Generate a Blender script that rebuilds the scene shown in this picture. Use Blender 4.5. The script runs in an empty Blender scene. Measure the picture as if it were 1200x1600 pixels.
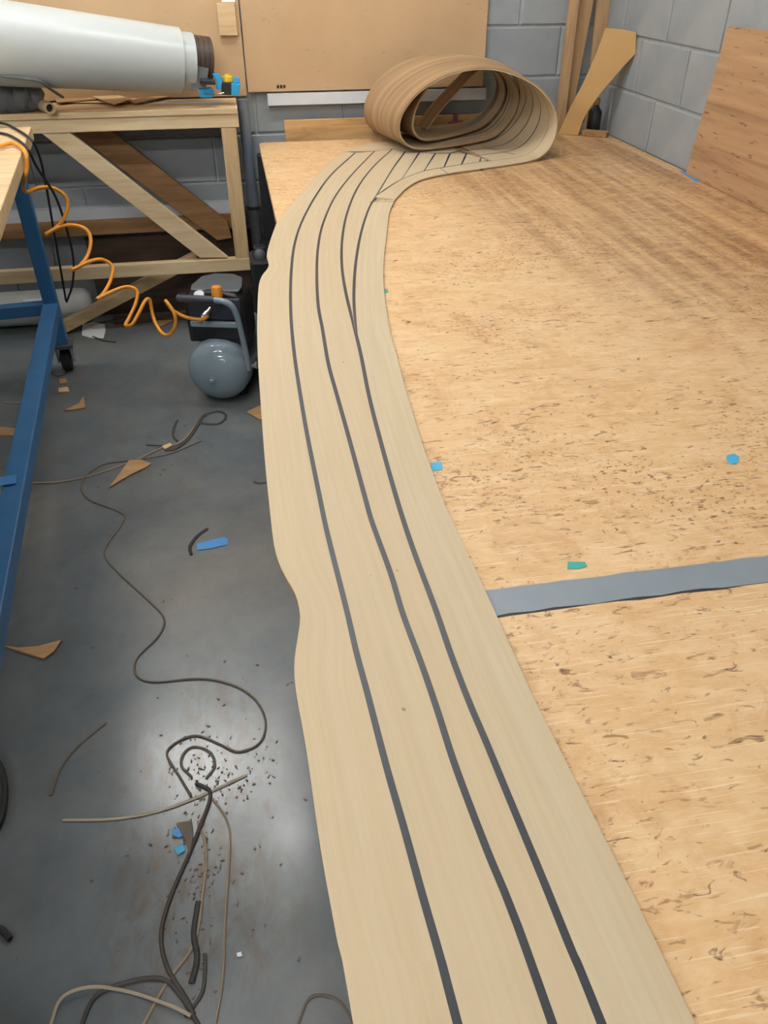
import bpy, bmesh, math, random
from mathutils import Vector, Matrix

random.seed(7)
sc = bpy.context.scene
C = sc.collection
R = math.radians

# ------------------------------------------------------------------ camera, world, light, exposure
FOC, HORIZON, VANISH, EYE = 1200.0, -80.0, 335.0, 1.49          # focal length in pixels of a 1200x1600 frame
PITCH = math.atan((800 - HORIZON) / FOC)
YAW = math.atan((600 - VANISH) / math.hypot(FOC, 800 - HORIZON))
cam_d = bpy.data.cameras.new('camera')
cam = bpy.data.objects.new('camera', cam_d)
C.objects.link(cam)
cam.location = (0, 0, EYE)
cam.rotation_euler = (math.pi / 2 - PITCH, 0, -YAW)
cam_d.sensor_fit = 'VERTICAL'
cam_d.sensor_height = 24
cam_d.lens = 24 * FOC / 1600
cam_d.clip_start = .02
sc.camera = cam

w = bpy.data.worlds.new('world')
sc.world = w
w.use_nodes = True
w.node_tree.nodes['Background'].inputs[0].default_value = (.75, .85, 1, 1)
w.node_tree.nodes['Background'].inputs[1].default_value = .15

LAMP_STRENGTH = 62.0
LAMP_COLOUR = (1.0, .985, .955)
LAMP_SPOTS = [(x, y) for x in (-.85, -3.9) for y in (3.35, 1.2, -.95, -3.1)] + [(.55, 2.75)]  # the last spot is an added fill lamp over the table
CEIL = 3.0
sc.view_settings.view_transform = 'Standard'
sc.view_settings.look = 'None'
sc.view_settings.gamma = 1
sc.view_settings.use_curve_mapping = False
sc.view_settings.exposure = 0.47
sc.cycles.use_denoising = True
sc.cycles.max_bounces = 8

# ------------------------------------------------------------------ measuring: a pixel of the photo -> a point on a real plane
_c, _s = math.cos(PITCH), math.sin(PITCH)
_sy, _cy = math.sin(YAW), math.cos(YAW)


def ray(u, v):
    y = 800 - v
    F = FOC * _c + y * _s
    U = y * _c - FOC * _s
    L = u - 600
    return (F * _sy + L * _cy, F * _cy - L * _sy, U)


def at(u, v, z=None, y=None, x=None):
    d = ray(u, v)
    if z is not None:
        t = (z - EYE) / d[2]
    elif y is not None:
        t = y / d[1]
    else:
        t = x / d[0]
    return Vector((d[0] * t, d[1] * t, EYE + d[2] * t))


# ------------------------------------------------------------------ materials
def lin(h):
    h = h.lstrip('#')
    out = []
    for i in (0, 2, 4):
        c = int(h[i:i + 2], 16) / 255
        out.append(c / 12.92 if c <= .04045 else ((c + .055) / 1.055) ** 2.4)
    return tuple(out) + (1,)


class Mat:
    def __init__(s, name, rough=.6, metal=0.0, spec=.5):
        s.m = bpy.data.materials.new(name)
        s.m.use_nodes = True
        s.t = s.m.node_tree
        s.b = s.t.nodes['Principled BSDF']
        s.b.inputs['Roughness'].default_value = rough
        s.b.inputs['Metallic'].default_value = metal
        s.b.inputs['Specular IOR Level'].default_value = spec

    def n(s, typ, **kw):
        nd = s.t.nodes.new(typ)
        for k, v in kw.items():
            if k in nd.inputs:
                nd.inputs[k].default_value = v
            else:
                setattr(nd, k, v)
        return nd

    def l(s, a, b):
        s.t.links.new(a, b)

    def coord(s, kind='Object', scale=(1, 1, 1), rot=(0, 0, 0), loc=(0, 0, 0)):
        if kind == 'World':
            src = s.n('ShaderNodeNewGeometry').outputs['Position']
        else:
            src = s.n('ShaderNodeTexCoord').outputs[kind]
        mp = s.n('ShaderNodeMapping')
        mp.inputs['Scale'].default_value = scale
        mp.inputs['Rotation'].default_value = rot
        mp.inputs['Location'].default_value = loc
        s.l(src, mp.inputs['Vector'])
        return mp.outputs['Vector']

    def noise(s, vec, scale=5, detail=4, rough=.55, dist=0.0):
        nd = s.n('ShaderNodeTexNoise')
        nd.inputs['Scale'].default_value = scale
        nd.inputs['Detail'].default_value = detail
        nd.inputs['Roughness'].default_value = rough
        nd.inputs['Distortion'].default_value = dist
        s.l(vec, nd.inputs['Vector'])
        return nd.outputs['Fac']

    def ramp(s, fac, stops):
        nd = s.n('ShaderNodeValToRGB')
        el = nd.color_ramp.elements
        while len(el) < len(stops):
            el.new(.5)
        for e, (p, c) in zip(el, stops):
            e.position = p
            e.color = lin(c) if isinstance(c, str) else (c, c, c, 1)
        s.l(fac, nd.inputs['Fac'])
        return nd.outputs['Color']

    def mix(s, fac, a, b, mode='MIX'):
        nd = s.n('ShaderNodeMix', data_type='RGBA', blend_type=mode)
        for sock, v in ((nd.inputs[0], fac), (nd.inputs[6], a), (nd.inputs[7], b)):
            if isinstance(v, str):
                sock.default_value = lin(v)
            elif isinstance(v, (int, float)):
                sock.default_value = v
            elif isinstance(v, tuple):
                sock.default_value = v
            else:
                s.l(v, sock)
        return nd.outputs[2]

    def math(s, op, a, b=None):
        nd = s.n('ShaderNodeMath', operation=op)
        for i, v in enumerate((a, b)):
            if v is None:
                continue
            if isinstance(v, (int, float)):
                nd.inputs[i].default_value = v
            else:
                s.l(v, nd.inputs[i])
        return nd.outputs[0]

    def col(s, c):
        if isinstance(c, str):
            s.b.inputs['Base Color'].default_value = lin(c)
        else:
            s.l(c, s.b.inputs['Base Color'])
        return s

    def bump(s, h, strength=.2, dist=.002):
        nd = s.n('ShaderNodeBump')
        nd.inputs['Strength'].default_value = strength
        nd.inputs['Distance'].default_value = dist
        s.l(h, nd.inputs['Height'])
        s.l(nd.outputs['Normal'], s.b.inputs['Normal'])
        return s

    def rough(s, sock):
        s.l(sock, s.b.inputs['Roughness'])
        return s


def plain(name, colour, rough=.55, metal=0.0, vary=.12, scale=14, spec=.5):
    m = Mat(name, rough, metal, spec)
    f = m.noise(m.coord('Object'), scale, 4)
    dark = tuple(x * (1 - vary) for x in lin(colour)[:3]) + (1,)
    lite = tuple(min(1, x * (1 + vary)) for x in lin(colour)[:3]) + (1,)
    m.col(m.mix(f, dark, lite))
    return m.m


def wood(name, base, dark, lite, axis=0, scale=1.0, rough=.65, knots=True):
    m = Mat(name, rough)
    sc_ = [17 * scale] * 3
    sc_[axis] = 1.6 * scale
    v = m.coord('Object', tuple(sc_))
    g = m.noise(v, 2.2, 6, .6, .6)
    c = m.ramp(g, [(.22, dark), (.5, base), (.8, lite)])
    if knots:
        k = m.noise(m.coord('Object', loc=(3.1, 1.7, .4)), 9, 2)
        c = m.mix(m.ramp(k, [(.70, 0.0), (.78, .55)]), c, dark)
    m.col(c)
    m.bump(g, .15, .001)
    return m.m


M = {}
# worn birch plywood of the table
m = Mat('worn_plywood', .48)
v = m.coord('World')
big = m.noise(v, 1.3, 4, .6)
mid = m.noise(m.coord('World', (2.6, 6.5, 1), (0, 0, R(8))), 3.0, 6, .68, .7)
c = m.ramp(mid, [(.25, '#c79d6b'), (.5, '#d8b284'), (.75, '#e3c59c')])
c = m.mix(m.ramp(big, [(.35, 0.0), (.7, .4)]), c, '#d3a76c')
# darker heartwood streaks along the sheet on the wall side
sx = m.n('ShaderNodeSeparateXYZ')
m.l(m.coord('World', rot=(0, 0, R(-9))), sx.inputs[0])
side = m.ramp(m.math('MULTIPLY', m.math('SUBTRACT', sx.outputs['X'], 1.05), 1.6), [(.0, 0.0), (.45, 1.0)])
far = m.ramp(m.math('MULTIPLY', m.math('SUBTRACT', sx.outputs['Y'], 1.05), .8), [(.0, 0.0), (.5, 1.0)])
streak = m.noise(m.coord('World', (9, .45, 1), (0, 0, R(-9))), 1.5, 6, .7, .1)
sk = m.math('MULTIPLY', m.math('MULTIPLY', side, far), m.ramp(streak, [(.36, .15), (.62, 1.0)]))
c = m.mix(m.math('MULTIPLY', sk, .95), c, '#815329')
# pale mottling and short dark flecks
mot = m.noise(m.coord('World', (1, 1.8, 1), (0, 0, R(20))), 26, 4, .7, .6)
c = m.mix(m.ramp(mot, [(.45, 0.0), (.75, .45)]), c, '#ecd2a6')
mot2 = m.noise(m.coord('World', (1.4, 1, 1), loc=(7, 2, 0)), 9, 4, .65, .8)
c = m.mix(m.ramp(mot2, [(.52, 0.0), (.75, .6)]), c, '#b5844f')
cl = m.noise(m.coord('World', loc=(2, 5, 0)), 2.6, 3)
fl = m.noise(m.coord('World', (8, 24, 1), (0, 0, R(6))), 3.4, 3, .6, 1.0)
c = m.mix(m.math('MULTIPLY', m.ramp(fl, [(.60, 0.0), (.68, .9)]), m.ramp(cl, [(.38, .45), (.56, 1.0)])), c, '#7a4a24')
fl2 = m.noise(m.coord('World', (10, 22, 1), (0, 0, R(-28)), (5, 3, 0)), 3.0, 3, .55, 1.4)
c = m.mix(m.ramp(fl2, [(.64, 0.0), (.72, .9)]), c, '#5f3a20')
fl3 = m.noise(m.coord('World', (60, 75, 1)), 2.0, 2, .5)
c = m.mix(m.math('MULTIPLY', m.ramp(fl3, [(.59, 0.0), (.68, .9)]), m.ramp(cl, [(.50, 0.0), (.62, 1.0)])), c, '#774a28')
# pale knife scratches
for i, (a, s1, th_) in enumerate(((14, 3.0, .66), (-17, 2.6, .66), (66, 2.6, .67), (-5, 3.5, .65), (-58, 3.0, .68))):
    vv = m.coord('World', (6.0, 190, 1), (0, 0, R(a)), (i * 3.7, i * 1.3, 0))
    sn = m.noise(vv, s1 * .55, 2, .5, .35)
    c = m.mix(m.ramp(sn, [(th_, 0.0), (th_ + .05, .5)]), c, '#efdab5')
m.col(c)
m.rough(m.ramp(big, [(.3, .40), (.7, .56)]))
m.bump(fl, .12, .001)
M['ply'] = m.m

# decking planks (grain runs along the U of each strip)
m = Mat('teak_plank', .62, spec=.35)
v = m.coord('UV', (2.5, 90, 1))
g = m.noise(v, 1.2, 5, .6, .2)
oi = m.n('ShaderNodeObjectInfo')
c = m.ramp(g, [(.25, '#bba98b'), (.5, '#c3b295'), (.77, '#cabb9f')])
g2 = m.noise(m.coord('UV', (1.0, 24, 1)), 1.5, 3, .5)
c = m.mix(m.ramp(g2, [(.35, .0), (.7, .35)]), c, '#bba680')
c = m.mix(m.math('MULTIPLY', oi.outputs['Random'], .30), c, '#bfa684')
sp = m.noise(m.coord('World'), 55, 1)
c = m.mix(m.ramp(sp, [(.79, 0.0), (.81, .6)]), c, '#6b5a44')
m.col(c)
m.bump(g, .05, .0004)
M['teak'] = m.m
m = Mat('decking_back', .7)
g = m.noise(m.coord('UV', (.5, 14, 1)), 1.5, 3)
m.col(m.ramp(g, [(.3, '#86694a'), (.5, '#9f8260'), (.7, '#b39775')]))
m.bump(m.noise(m.coord('UV', (.2, 26, 1)), 1.2, 1), .5, .004)
M['teak_back'] = m.m
M['caulk'] = plain('black_caulk', '#34373d', .45, vary=.2, scale=60)
M['thin_line'] = plain('joint_line', '#565a60', .6, vary=.15)

# concrete
m = Mat('concrete', .4, spec=.5)
v = m.coord('World')
n1 = m.noise(v, 1.1, 6, .62, .3)
n2 = m.noise(v, 6, 5, .6)
n3 = m.noise(v, 40, 3, .6)
c = m.ramp(n1, [(.25, '#4a5259'), (.5, '#696e70'), (.75, '#80807b')])
c = m.mix(m.ramp(n2, [(.25, .45), (.6, 0.0)]), c, '#46525d')
c = m.mix(m.math('MULTIPLY', n3, .14), c, '#8f9292')
dst = m.noise(m.coord('World', (1.6, .8, 1), loc=(.7, 0, 0)), 3.2, 5, .65, .4)
c = m.mix(m.ramp(dst, [(.58, 0.0), (.76, .6)]), c, '#6d5b48')
# trodden sawdust under the trimming pile
gd = m.n('ShaderNodeTexGradient', gradient_type='SPHERICAL')
m.l(m.coord('World', (4.2, 1.7, 1), loc=(.90, -1.62, 0)), gd.inputs[0])
pn = m.noise(m.coord('World', (2.5, 1, 1), loc=(2, 1, 0)), 9, 5, .7, .5)
c = m.mix(m.math('MULTIPLY', m.ramp(gd.outputs['Fac'], [(.0, 0.0), (.55, 1.0)]), m.ramp(pn, [(.46, 0.0), (.64, .75)])), c, '#5c4f3f')
m.col(c)
m.rough(m.ramp(n2, [(.3, .20), (.7, .27)]))
m.b.inputs['Specular IOR Level'].default_value = .75
m.bump(n3, .06, .001)
M['concrete'] = m.m

# painted block
m = Mat('painted_block', .5)
v = m.coord('Object')
n1 = m.noise(v, 5, 4)
n3 = m.noise(v, 90, 4, .65)
oi = m.n('ShaderNodeObjectInfo')
c = m.ramp(n1, [(.3, '#8f979c'), (.7, '#a3a8aa')])
c = m.mix(m.math('MULTIPLY', oi.outputs['Random'], .35), c, '#8a9198')
m.col(c)
m.bump(n3, .45, .003)
M['block'] = m.m
m = Mat('mortar', .6)
m.col(m.ramp(m.noise(m.coord('World'), 30, 3), [(.3, '#a3a9ad'), (.7, '#b4b9bb')]))
M['mortar'] = m.m
M['wall_paint'] = plain('plain_wall_paint', '#7b8388', .6)
M['ceiling'] = plain('ceiling_paint', '#8f8f8b', .8)

# panels
m = Mat('fibreboard', .55)
v = m.coord('Object')
c = m.ramp(m.noise(v, 3, 4), [(.3, '#bd9d76'), (.7, '#c8a983')])
c = m.mix(m.ramp(m.noise(m.coord('Object', (6, 6, 26)), 5, 2), [(.70, 0.0), (.75, .5)]), c, '#8f6a44')
m.col(c)
M['mdf'] = m.m
m = Mat('offcut_fibreboard', .6)
m.col(m.ramp(m.noise(m.coord('Object'), 3, 3), [(.3, '#b8935c'), (.7, '#c6a168')]))
M['mdf2'] = m.m
m = Mat('streaked_plywood', .55)
g = m.noise(m.coord('Object', (3, .7, 13)), 1.6, 5, .6, .25)
c = m.ramp(g, [(.3, '#8f6c4c'), (.46, '#b08c68'), (.7, '#bf9d78')])
k = m.noise(m.coord('Object', (4, 6, 44)), 2.0, 3, .5, .4)
c = m.mix(m.ramp(k, [(.63, 0.0), (.70, .75)]), c, '#5e3d28')
m.col(c)
M['ply_wall'] = m.m
M['pine'] = wood('pale_pine', '#dcc39a', '#c4a273', '#e6d2ae', 0)
M['pine_z'] = wood('pale_pine_upright', '#cdb084', '#b28d5e', '#dcc49a', 2)
M['pine_top'] = wood('pale_board', '#d3b68c', '#bd9a6c', '#dfc8a2', 0, knots=False)
M['pine_old'] = wood('brown_pine', '#9c744a', '#70502f', '#b38a5c', 0)
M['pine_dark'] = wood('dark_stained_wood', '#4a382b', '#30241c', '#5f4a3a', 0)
M['timber'] = wood('warm_timber', '#b6946c', '#967451', '#c7a67e', 2, knots=False)
M['ply_edge'] = wood('plywood_strip', '#c69d67', '#96703f', '#dcb885', 0, .7)
M['offcut'] = wood('offcut_veneer', '#b08a5e', '#8c6a44', '#c9a678', 0)
M['veneer'] = wood('pale_veneer', '#d2b48a', '#b08f62', '#e2caa2', 0, knots=False)
M['trim_tan'] = plain('trimming_tan', '#8d7c66', .7)
M['trim_pale'] = plain('trimming_pale', '#a59784', .7)
M['trim_grey'] = plain('trimming_grey_brown', '#675c4f', .7)
M['trim_black'] = plain('trimming_black', '#2b2b2c', .6)
M['trim_dark'] = plain('trimming_dark', '#403a35', .6)
M['duct'] = plain('grey_duct_tape', '#7f8890', .42, vary=.08, scale=30)
M['tape_blue'] = plain('blue_tape', '#3fa5cc', .55)
M['tape_teal'] = plain('teal_tape', '#3fa294', .55)
M['tape_bright'] = plain('bright_blue_tape', '#4a94d6', .55)
M['zinc'] = plain('pale_grey_channel', '#d3d8de', .45, 0)
M['steel'] = plain('steel', '#b9bcc0', .3, .9)
M['pole'] = plain('grey_pole_paint', '#707a8a', .4)
M['blue_steel'] = plain('blue_painted_steel', '#3c77ad', .42, vary=.2)
M['black'] = plain('black_plastic', '#26282b', .42)
M['black_rubber'] = plain('black_rubber', '#1e1f21', .6)
M['dark_grey'] = plain('dark_grey_plastic', '#55595e', .4)
M['tank'] = plain('grey_blue_enamel', '#8c9da8', .05, .0, .05)
M['grip'] = plain('grip_rubber', '#3a3f48', .55)
M['orange'] = plain('orange_plastic', '#e2932c', .35)
M['hose'] = plain('orange_hose', '#e8992f', .35, vary=.08)
M['white_vinyl'] = plain('white_vinyl', '#bcc3c3', .32, vary=.05, scale=3)
M['white_paper'] = plain('white_paper', '#eef0f2', .6, vary=.04)
M['bag'] = plain('white_sheeting', '#c9cbc8', .45, vary=.12)
M['grey_cloth'] = plain('grey_fabric', '#6b6e70', .7, vary=.25, scale=6)
M['card'] = plain('cardboard_tube', '#c9ad84', .7)
M['cyan'] = plain('cyan_plastic', '#2f9fd6', .4)
M['yellow'] = plain('yellow_plastic', '#ecc93a', .45)
M['red'] = plain('red_plastic', '#8f3b2c', .45)
M['lamp_body'] = plain('lamp_body', '#dcdcda', .5)
M['brown_roll'] = plain('dark_brown_roll', '#4b382f', .55, vary=.25)
m = Mat('lamp_tube')
m.b.inputs['Base Color'].default_value = (1, 1, 1, 1)
m.b.inputs['Emission Color'].default_value = LAMP_COLOUR + (1,)
m.b.inputs['Emission Strength'].default_value = LAMP_STRENGTH
M['lamp'] = m.m

# ------------------------------------------------------------------ mesh building
WORLD = {}                                                       # world position of each object's origin


class MB:
    """collects shapes in world coordinates, then links them as ONE mesh object"""

    def __init__(s):
        s.v, s.f, s.uv = [], [], {}

    def add(s, vs, fs):
        o = len(s.v)
        s.v += [Vector(x) for x in vs]
        s.f += [tuple(i + o for i in f) for f in fs]
        return s

    def box(s, c, d, rz=0.0, rot=None):
        m = rot if rot is not None else Matrix.Rotation(rz, 3, 'Z')
        c = Vector(c)
        vs = [c + m @ Vector((d[0] / 2 * i, d[1] / 2 * j, d[2] / 2 * k)) for i in (-1, 1) for j in (-1, 1) for k in (-1, 1)]
        return s.add(vs, [(0, 1, 3, 2), (4, 6, 7, 5), (0, 4, 5, 1), (2, 3, 7, 6), (0, 2, 6, 4), (1, 5, 7, 3)])

    def beam(s, a, b, wdt, hgt, up=(0, 0, 1)):
        a, b = Vector(a), Vector(b)
        x = (b - a).normalized()
        up = Vector(up)
        y = up.cross(x).normalized()
        z = x.cross(y)
        m = Matrix((x, y, z)).transposed()
        return s.box((a + b) / 2, ((b - a).length, wdt, hgt), rot=m)

    def tube(s, pts, r, n=8, caps=True, flat=1.0):
        pts = [Vector(p) for p in pts]
        rings = []
        t0 = (pts[1] - pts[0]).normalized()
        nn = t0.orthogonal().normalized()
        if flat != 1.0:
            nn = Vector((0, 0, 1)) - t0 * t0.z
            nn.normalize()
        for i, p in enumerate(pts):
            t = (pts[min(i + 1, len(pts) - 1)] - pts[max(i - 1, 0)])
            t = t.normalized() if t.length > 1e-9 else t0
            nn = nn - t * nn.dot(t)
            nn = nn.normalized() if nn.length > 1e-6 else t.orthogonal().normalized()
            bb = t.cross(nn)
            rr = r[i] if isinstance(r, (list, tuple)) else r
            rings.append([p + (nn * math.cos(2 * math.pi * k / n) * flat + bb * math.sin(2 * math.pi * k / n)) * rr for k in range(n)])
        vs = [v for rg in rings for v in rg]
        fs = []
        for i in range(len(rings) - 1):
            for k in range(n):
                a, b = i * n + k, i * n + (k + 1) % n
                fs.append((a, b, b + n, a + n))
        if caps:
            fs.append(tuple(range(n - 1, -1, -1)))
            fs.append(tuple((len(rings) - 1) * n + k for k in range(n)))
        return s.add(vs, fs)

    def lathe(s, a, axis, prof, n=24, caps=True):
        """prof: (distance along the axis, radius)"""
        axis = Vector(axis).normalized()
        u = axis.orthogonal().normalized()
        b = axis.cross(u)
        a = Vector(a)
        vs, fs = [], []
        for d, r in prof:
            for k in range(n):
                th = 2 * math.pi * k / n
                vs.append(a + axis * d + (u * math.cos(th) + b * math.sin(th)) * max(r, 1e-5))
        for i in range(len(prof) - 1):
            for k in range(n):
                x, y = i * n + k, i * n + (k + 1) % n
                fs.append((x, y, y + n, x + n))
        if caps:
            fs.append(tuple(range(n - 1, -1, -1)))
            fs.append(tuple((len(prof) - 1) * n + k for k in range(n)))
        return s.add(vs, fs)

    def prism(s, pts, ext):
        pts = [Vector(p) for p in pts]
        ext = Vector(ext)
        n = len(pts)
        vs = pts + [p + ext for p in pts]
        fs = [tuple(range(n - 1, -1, -1)), tuple(range(n, 2 * n))]
        fs += [(i, (i + 1) % n, (i + 1) % n + n, i + n) for i in range(n)]
        return s.add(vs, fs)

    def build(s, name, mat, parent=None, smooth=False, bevel=0.0, origin=None):
        lo = Vector([min(v[i] for v in s.v) for i in range(3)])
        hi = Vector([max(v[i] for v in s.v) for i in range(3)])
        o = Vector(origin) if origin is not None else Vector(((lo.x + hi.x) / 2, (lo.y + hi.y) / 2, lo.z))
        me = bpy.data.meshes.new(name)
        me.from_pydata([tuple(v - o) for v in s.v], [], s.f)
        if s.uv:
            ul = me.uv_layers.new(name='UVMap')
            for lp in me.loops:
                ul.data[lp.index].uv = s.uv.get(lp.vertex_index, (0, 0))
        bm = bmesh.new()
        bm.from_mesh(me)
        bmesh.ops.recalc_face_normals(bm, faces=bm.faces)
        bm.to_mesh(me)
        bm.free()
        if smooth:
            me.shade_smooth()
            me.set_sharp_from_angle(angle=R(42))
        me.materials.append(mat)
        ob = bpy.data.objects.new(name, me)
        C.objects.link(ob)
        put(ob, o, parent)
        if bevel:
            md = ob.modifiers.new('bevel', 'BEVEL')
            md.width = bevel
            md.segments = 2
            md.limit_method = 'ANGLE'
        return ob


def put(ob, wpos, parent=None):
    wpos = Vector(wpos)
    WORLD[ob.name] = wpos
    if parent is not None:
        ob.parent = parent
        ob.location = wpos - WORLD[parent.name]
    else:
        ob.location = wpos


def tag(o, label, cat, group=None, kind=None):
    if label:
        o['label'] = label
    if cat:
        o['category'] = cat
    if group:
        o['group'] = group
    if kind:
        o['kind'] = kind
    return o


def thing(name, loc, label, cat, group=None):
    e = bpy.data.objects.new(name, None)
    e.empty_display_size = .1
    C.objects.link(e)
    put(e, loc)
    return tag(e, label, cat, group)


def struct(name, mb, mat, **kw):
    o = mb.build(name, mat, **kw)
    o['kind'] = 'structure'
    return o


def spline(pts, per=8):
    """Catmull-Rom through the points"""
    P = [Vector(p) for p in pts]
    if len(P) < 3:
        return P
    P = [P[0] * 2 - P[1]] + P + [P[-1] * 2 - P[-2]]
    out = []
    for i in range(1, len(P) - 2):
        p0, p1, p2, p3 = P[i - 1:i + 3]
        for k in range(per):
            t = k / per
            out.append(.5 * ((2 * p1) + (p2 - p0) * t + (2 * p0 - 5 * p1 + 4 * p2 - p3) * t * t + (3 * p1 - p0 - 3 * p2 + p3) * t ** 3))
    out.append(P[-2].copy())
    return out


def resample(pts, n):
    pts = [Vector(p) for p in pts]
    d = [0.0]
    for a, b in zip(pts, pts[1:]):
        d.append(d[-1] + (b - a).length)
    tot = d[-1]
    out, j = [], 0
    for i in range(n + 1):
        s_ = tot * i / n
        while j < len(pts) - 2 and d[j + 1] < s_:
            j += 1
        seg = d[j + 1] - d[j]
        t = (s_ - d[j]) / seg if seg > 1e-12 else 0
        out.append(pts[j].lerp(pts[j + 1], min(max(t, 0), 1)))
    return out


# ------------------------------------------------------------------ the room
WB, WR = 3.93, 1.73                                              # back wall face (Y), right wall face (X)
floor = struct('floor', MB().box((-3.1, -2.5, -.05), (10.2, 13.4, .1)), M['concrete'])
ceil = struct('ceiling', MB().box((-3.1, -2.5, CEIL + .35), (10.2, 13.4, .1)), M['ceiling'])
wall_back = struct('wall_back', MB().box((-3.1, WB + .108, 1.65), (9.66, .2, 3.3)), M['mortar'])
wall_right = struct('wall_right', MB().box((WR + .108, -2.5, 1.65), (.2, 12.66, 3.3)), M['mortar'])
wall_left = struct('wall_left', MB().box((-8.03, -2.5, 1.65), (.2, 12.66, 3.3)), M['wall_paint'])
wall_front = struct('wall_front', MB().box((-3.1, -8.93, 1.65), (9.66, .2, 3.3)), M['wall_paint'])

BL, BH, JT = .406, .203, .010


def block_mesh(length, axis):
    """a chamfered block face: 'x' faces -Y, 'y' faces -X"""
    a, h, ch, dp = (length - JT) / 2, (BH - JT) / 2, .004, .008
    vs = [(-a, dp, -h), (a, dp, -h), (a, dp, h), (-a, dp, h),
          (-a, .003, -h), (a, .003, -h), (a, .003, h), (-a, .003, h),
          (-a + ch, 0, -h + ch), (a - ch, 0, -h + ch), (a - ch, 0, h - ch), (-a + ch, 0, h - ch)]
    fs = [(8, 9, 10, 11)]
    for o in (0, 4):
        for i in range(4):
            j = (i + 1) % 4
            fs.append((o + i, o + j, o + 4 + j, o + 4 + i))
    if axis == 'y':
        vs = [(y, -x, z) for x, y, z in vs]
    me = bpy.data.meshes.new('block')
    me.from_pydata(vs, [], fs)
    me.materials.append(M['block'])
    return me


full_x, half_x = block_mesh(BL, 'x'), block_mesh(BL / 2, 'x')
full_y, half_y = block_mesh(BL, 'y'), block_mesh(BL / 2, 'y')


def place_block(me, loc, parent):
    o = bpy.data.objects.new('block', me)
    C.objects.link(o)
    put(o, loc, parent)


def half_row(start, length, odd):
    """centres and sizes of the blocks of one course, running bond, ending flush at start"""
    s_, out = 0.0, []
    if odd:
        out.append((BL / 4, True))
        s_ = BL / 2
    while s_ + BL <= length + 1e-6:
        out.append((s_ + BL / 2, False))
        s_ += BL
    return out


for r in range(11):
    z = BH * (r + .5)
    for d, hf in half_row(0, 4.9, r % 2):
        place_block(half_x if hf else full_x, (WR - d, WB, z - .010), wall_back)
    for d, hf in half_row(0, 4.1, (r + 1) % 2):
        place_block(half_y if hf else full_y, (WR, WB - d, z - .032), wall_right)

# ceiling lamps (battens)
for i, (x, y) in enumerate(LAMP_SPOTS):
    lx = ['against the back wall', 'over the work table', 'behind the viewpoint', 'towards the front wall'][i % 4]
    side = ['first row', 'second row', 'extra row added to brighten the far table'][i // 4]
    t = thing('ceiling_lamp', (x, y, CEIL), 'white tube batten lamp of the %s, %s' % (side, lx), 'lamp', 'ceiling lamps')
    MB().box((x, y, CEIL + .035), (1.5, .09, .05)).build('lamp_body', M['lamp_body'], t)
    MB().tube([(x - .72, y, CEIL - .02), (x + .72, y, CEIL - .02)], .026, 10).build('tube', M['lamp'], t, smooth=True)
    for s_ in (-.735, .735):
        MB().box((x + s_, y, CEIL), (.03, .05, .08)).build('end_cap', M['lamp_body'], t)
    for s_ in (-.6, .6):
        MB().tube([(x + s_, y, CEIL + .06), (x + s_, y, CEIL + .30)], .006, 6).build('hanger', M['lamp_body'], t)

# ------------------------------------------------------------------ work table
TZ = .79
TX0, TX1, TY0, TYS, TY1 = .105, 1.722, -2.33, .715, 3.79
table = thing('work_table', ((TX0 + TX1) / 2, .7, 0), 'long low work table topped with two worn plywood sheets', 'table')


def sheet(y0, y1):
    r_ = .025
    pts = []
    for cx, cy, a0 in ((TX1 - r_, y1 - r_, 0), (TX0 + r_, y1 - r_, 90), (TX0 + r_, y0 + r_, 180), (TX1 - r_, y0 + r_, 270)):
        for k in range(4):
            a = R(a0 + 30 * k)
            pts.append((cx + r_ * math.cos(a), cy + r_ * math.sin(a), TZ - .024))
    return MB().prism(pts, (0, 0, .024)).build('plywood_sheet', M['ply'], table, bevel=.002)


sheet(TYS + .001, TY1)
sheet(TY0, TYS - .001)
for x in (TX0 + .2, (TX0 + TX1) / 2, TX1 - .12):
    MB().box((x, .73, TZ - .024 - .05), (.045, 5.9, .1)).build('joist', M['pine_old'], table)
for y in (-2.1, -.2, 1.0, 2.2, 3.5):
    MB().box(((TX0 + TX1) / 2, y, TZ - .124 - .045), (1.3, .045, .09)).build('crossbar', M['pine_old'], table)
    for x in (TX0 + .2, TX1 - .12):
        MB().box((x, y + .05, (TZ - .124) / 2), (.07, .05, TZ - .124)).build('leg', M['pine_old'], table)

# ------------------------------------------------------------------ the decking sheet: laid out flat, far end rolled up
OX, OY = 1.15, 3.25
Bv, Av = Vector((.9755, .2200)), Vector((-.2200, .9755))
PROF = [(0, 0), (.06, .008), (.115, .04), (.148, .10), (.137, .175), (.06, .255), (-.06, .305), (-.17, .320), (-.29, .300), (-.385, .244),
        (-.44, .165), (-.445, .09), (-.40, .036), (-.32, .016),
        (-.15, .015), (.01, .019), (.085, .040), (.132, .098), (.124, .172), (.045, .242), (-.08, .286), (-.18, .297), (-.27, .272), (-.335, .213),
        (-.372, .15), (-.370, .09), (-.325, .048), (-.25, .034),
        (-.12, .032), (.01, .036), (.075, .056), (.117, .105), (.110, .165), (.060, .222), (.010, .250), (-.03, .256), (-.065, .238), (-.125, .175), (-.18, .115), (-.225, .052)]
prof = spline([(0, 0, 0)] + [(a, b, 0) for a, b in PROF[1:]], 14)
plen = [0.0]
for a, b in zip(prof, prof[1:]):
    plen.append(plen[-1] + (b - a).length)
PEND = plen[-1]


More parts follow.
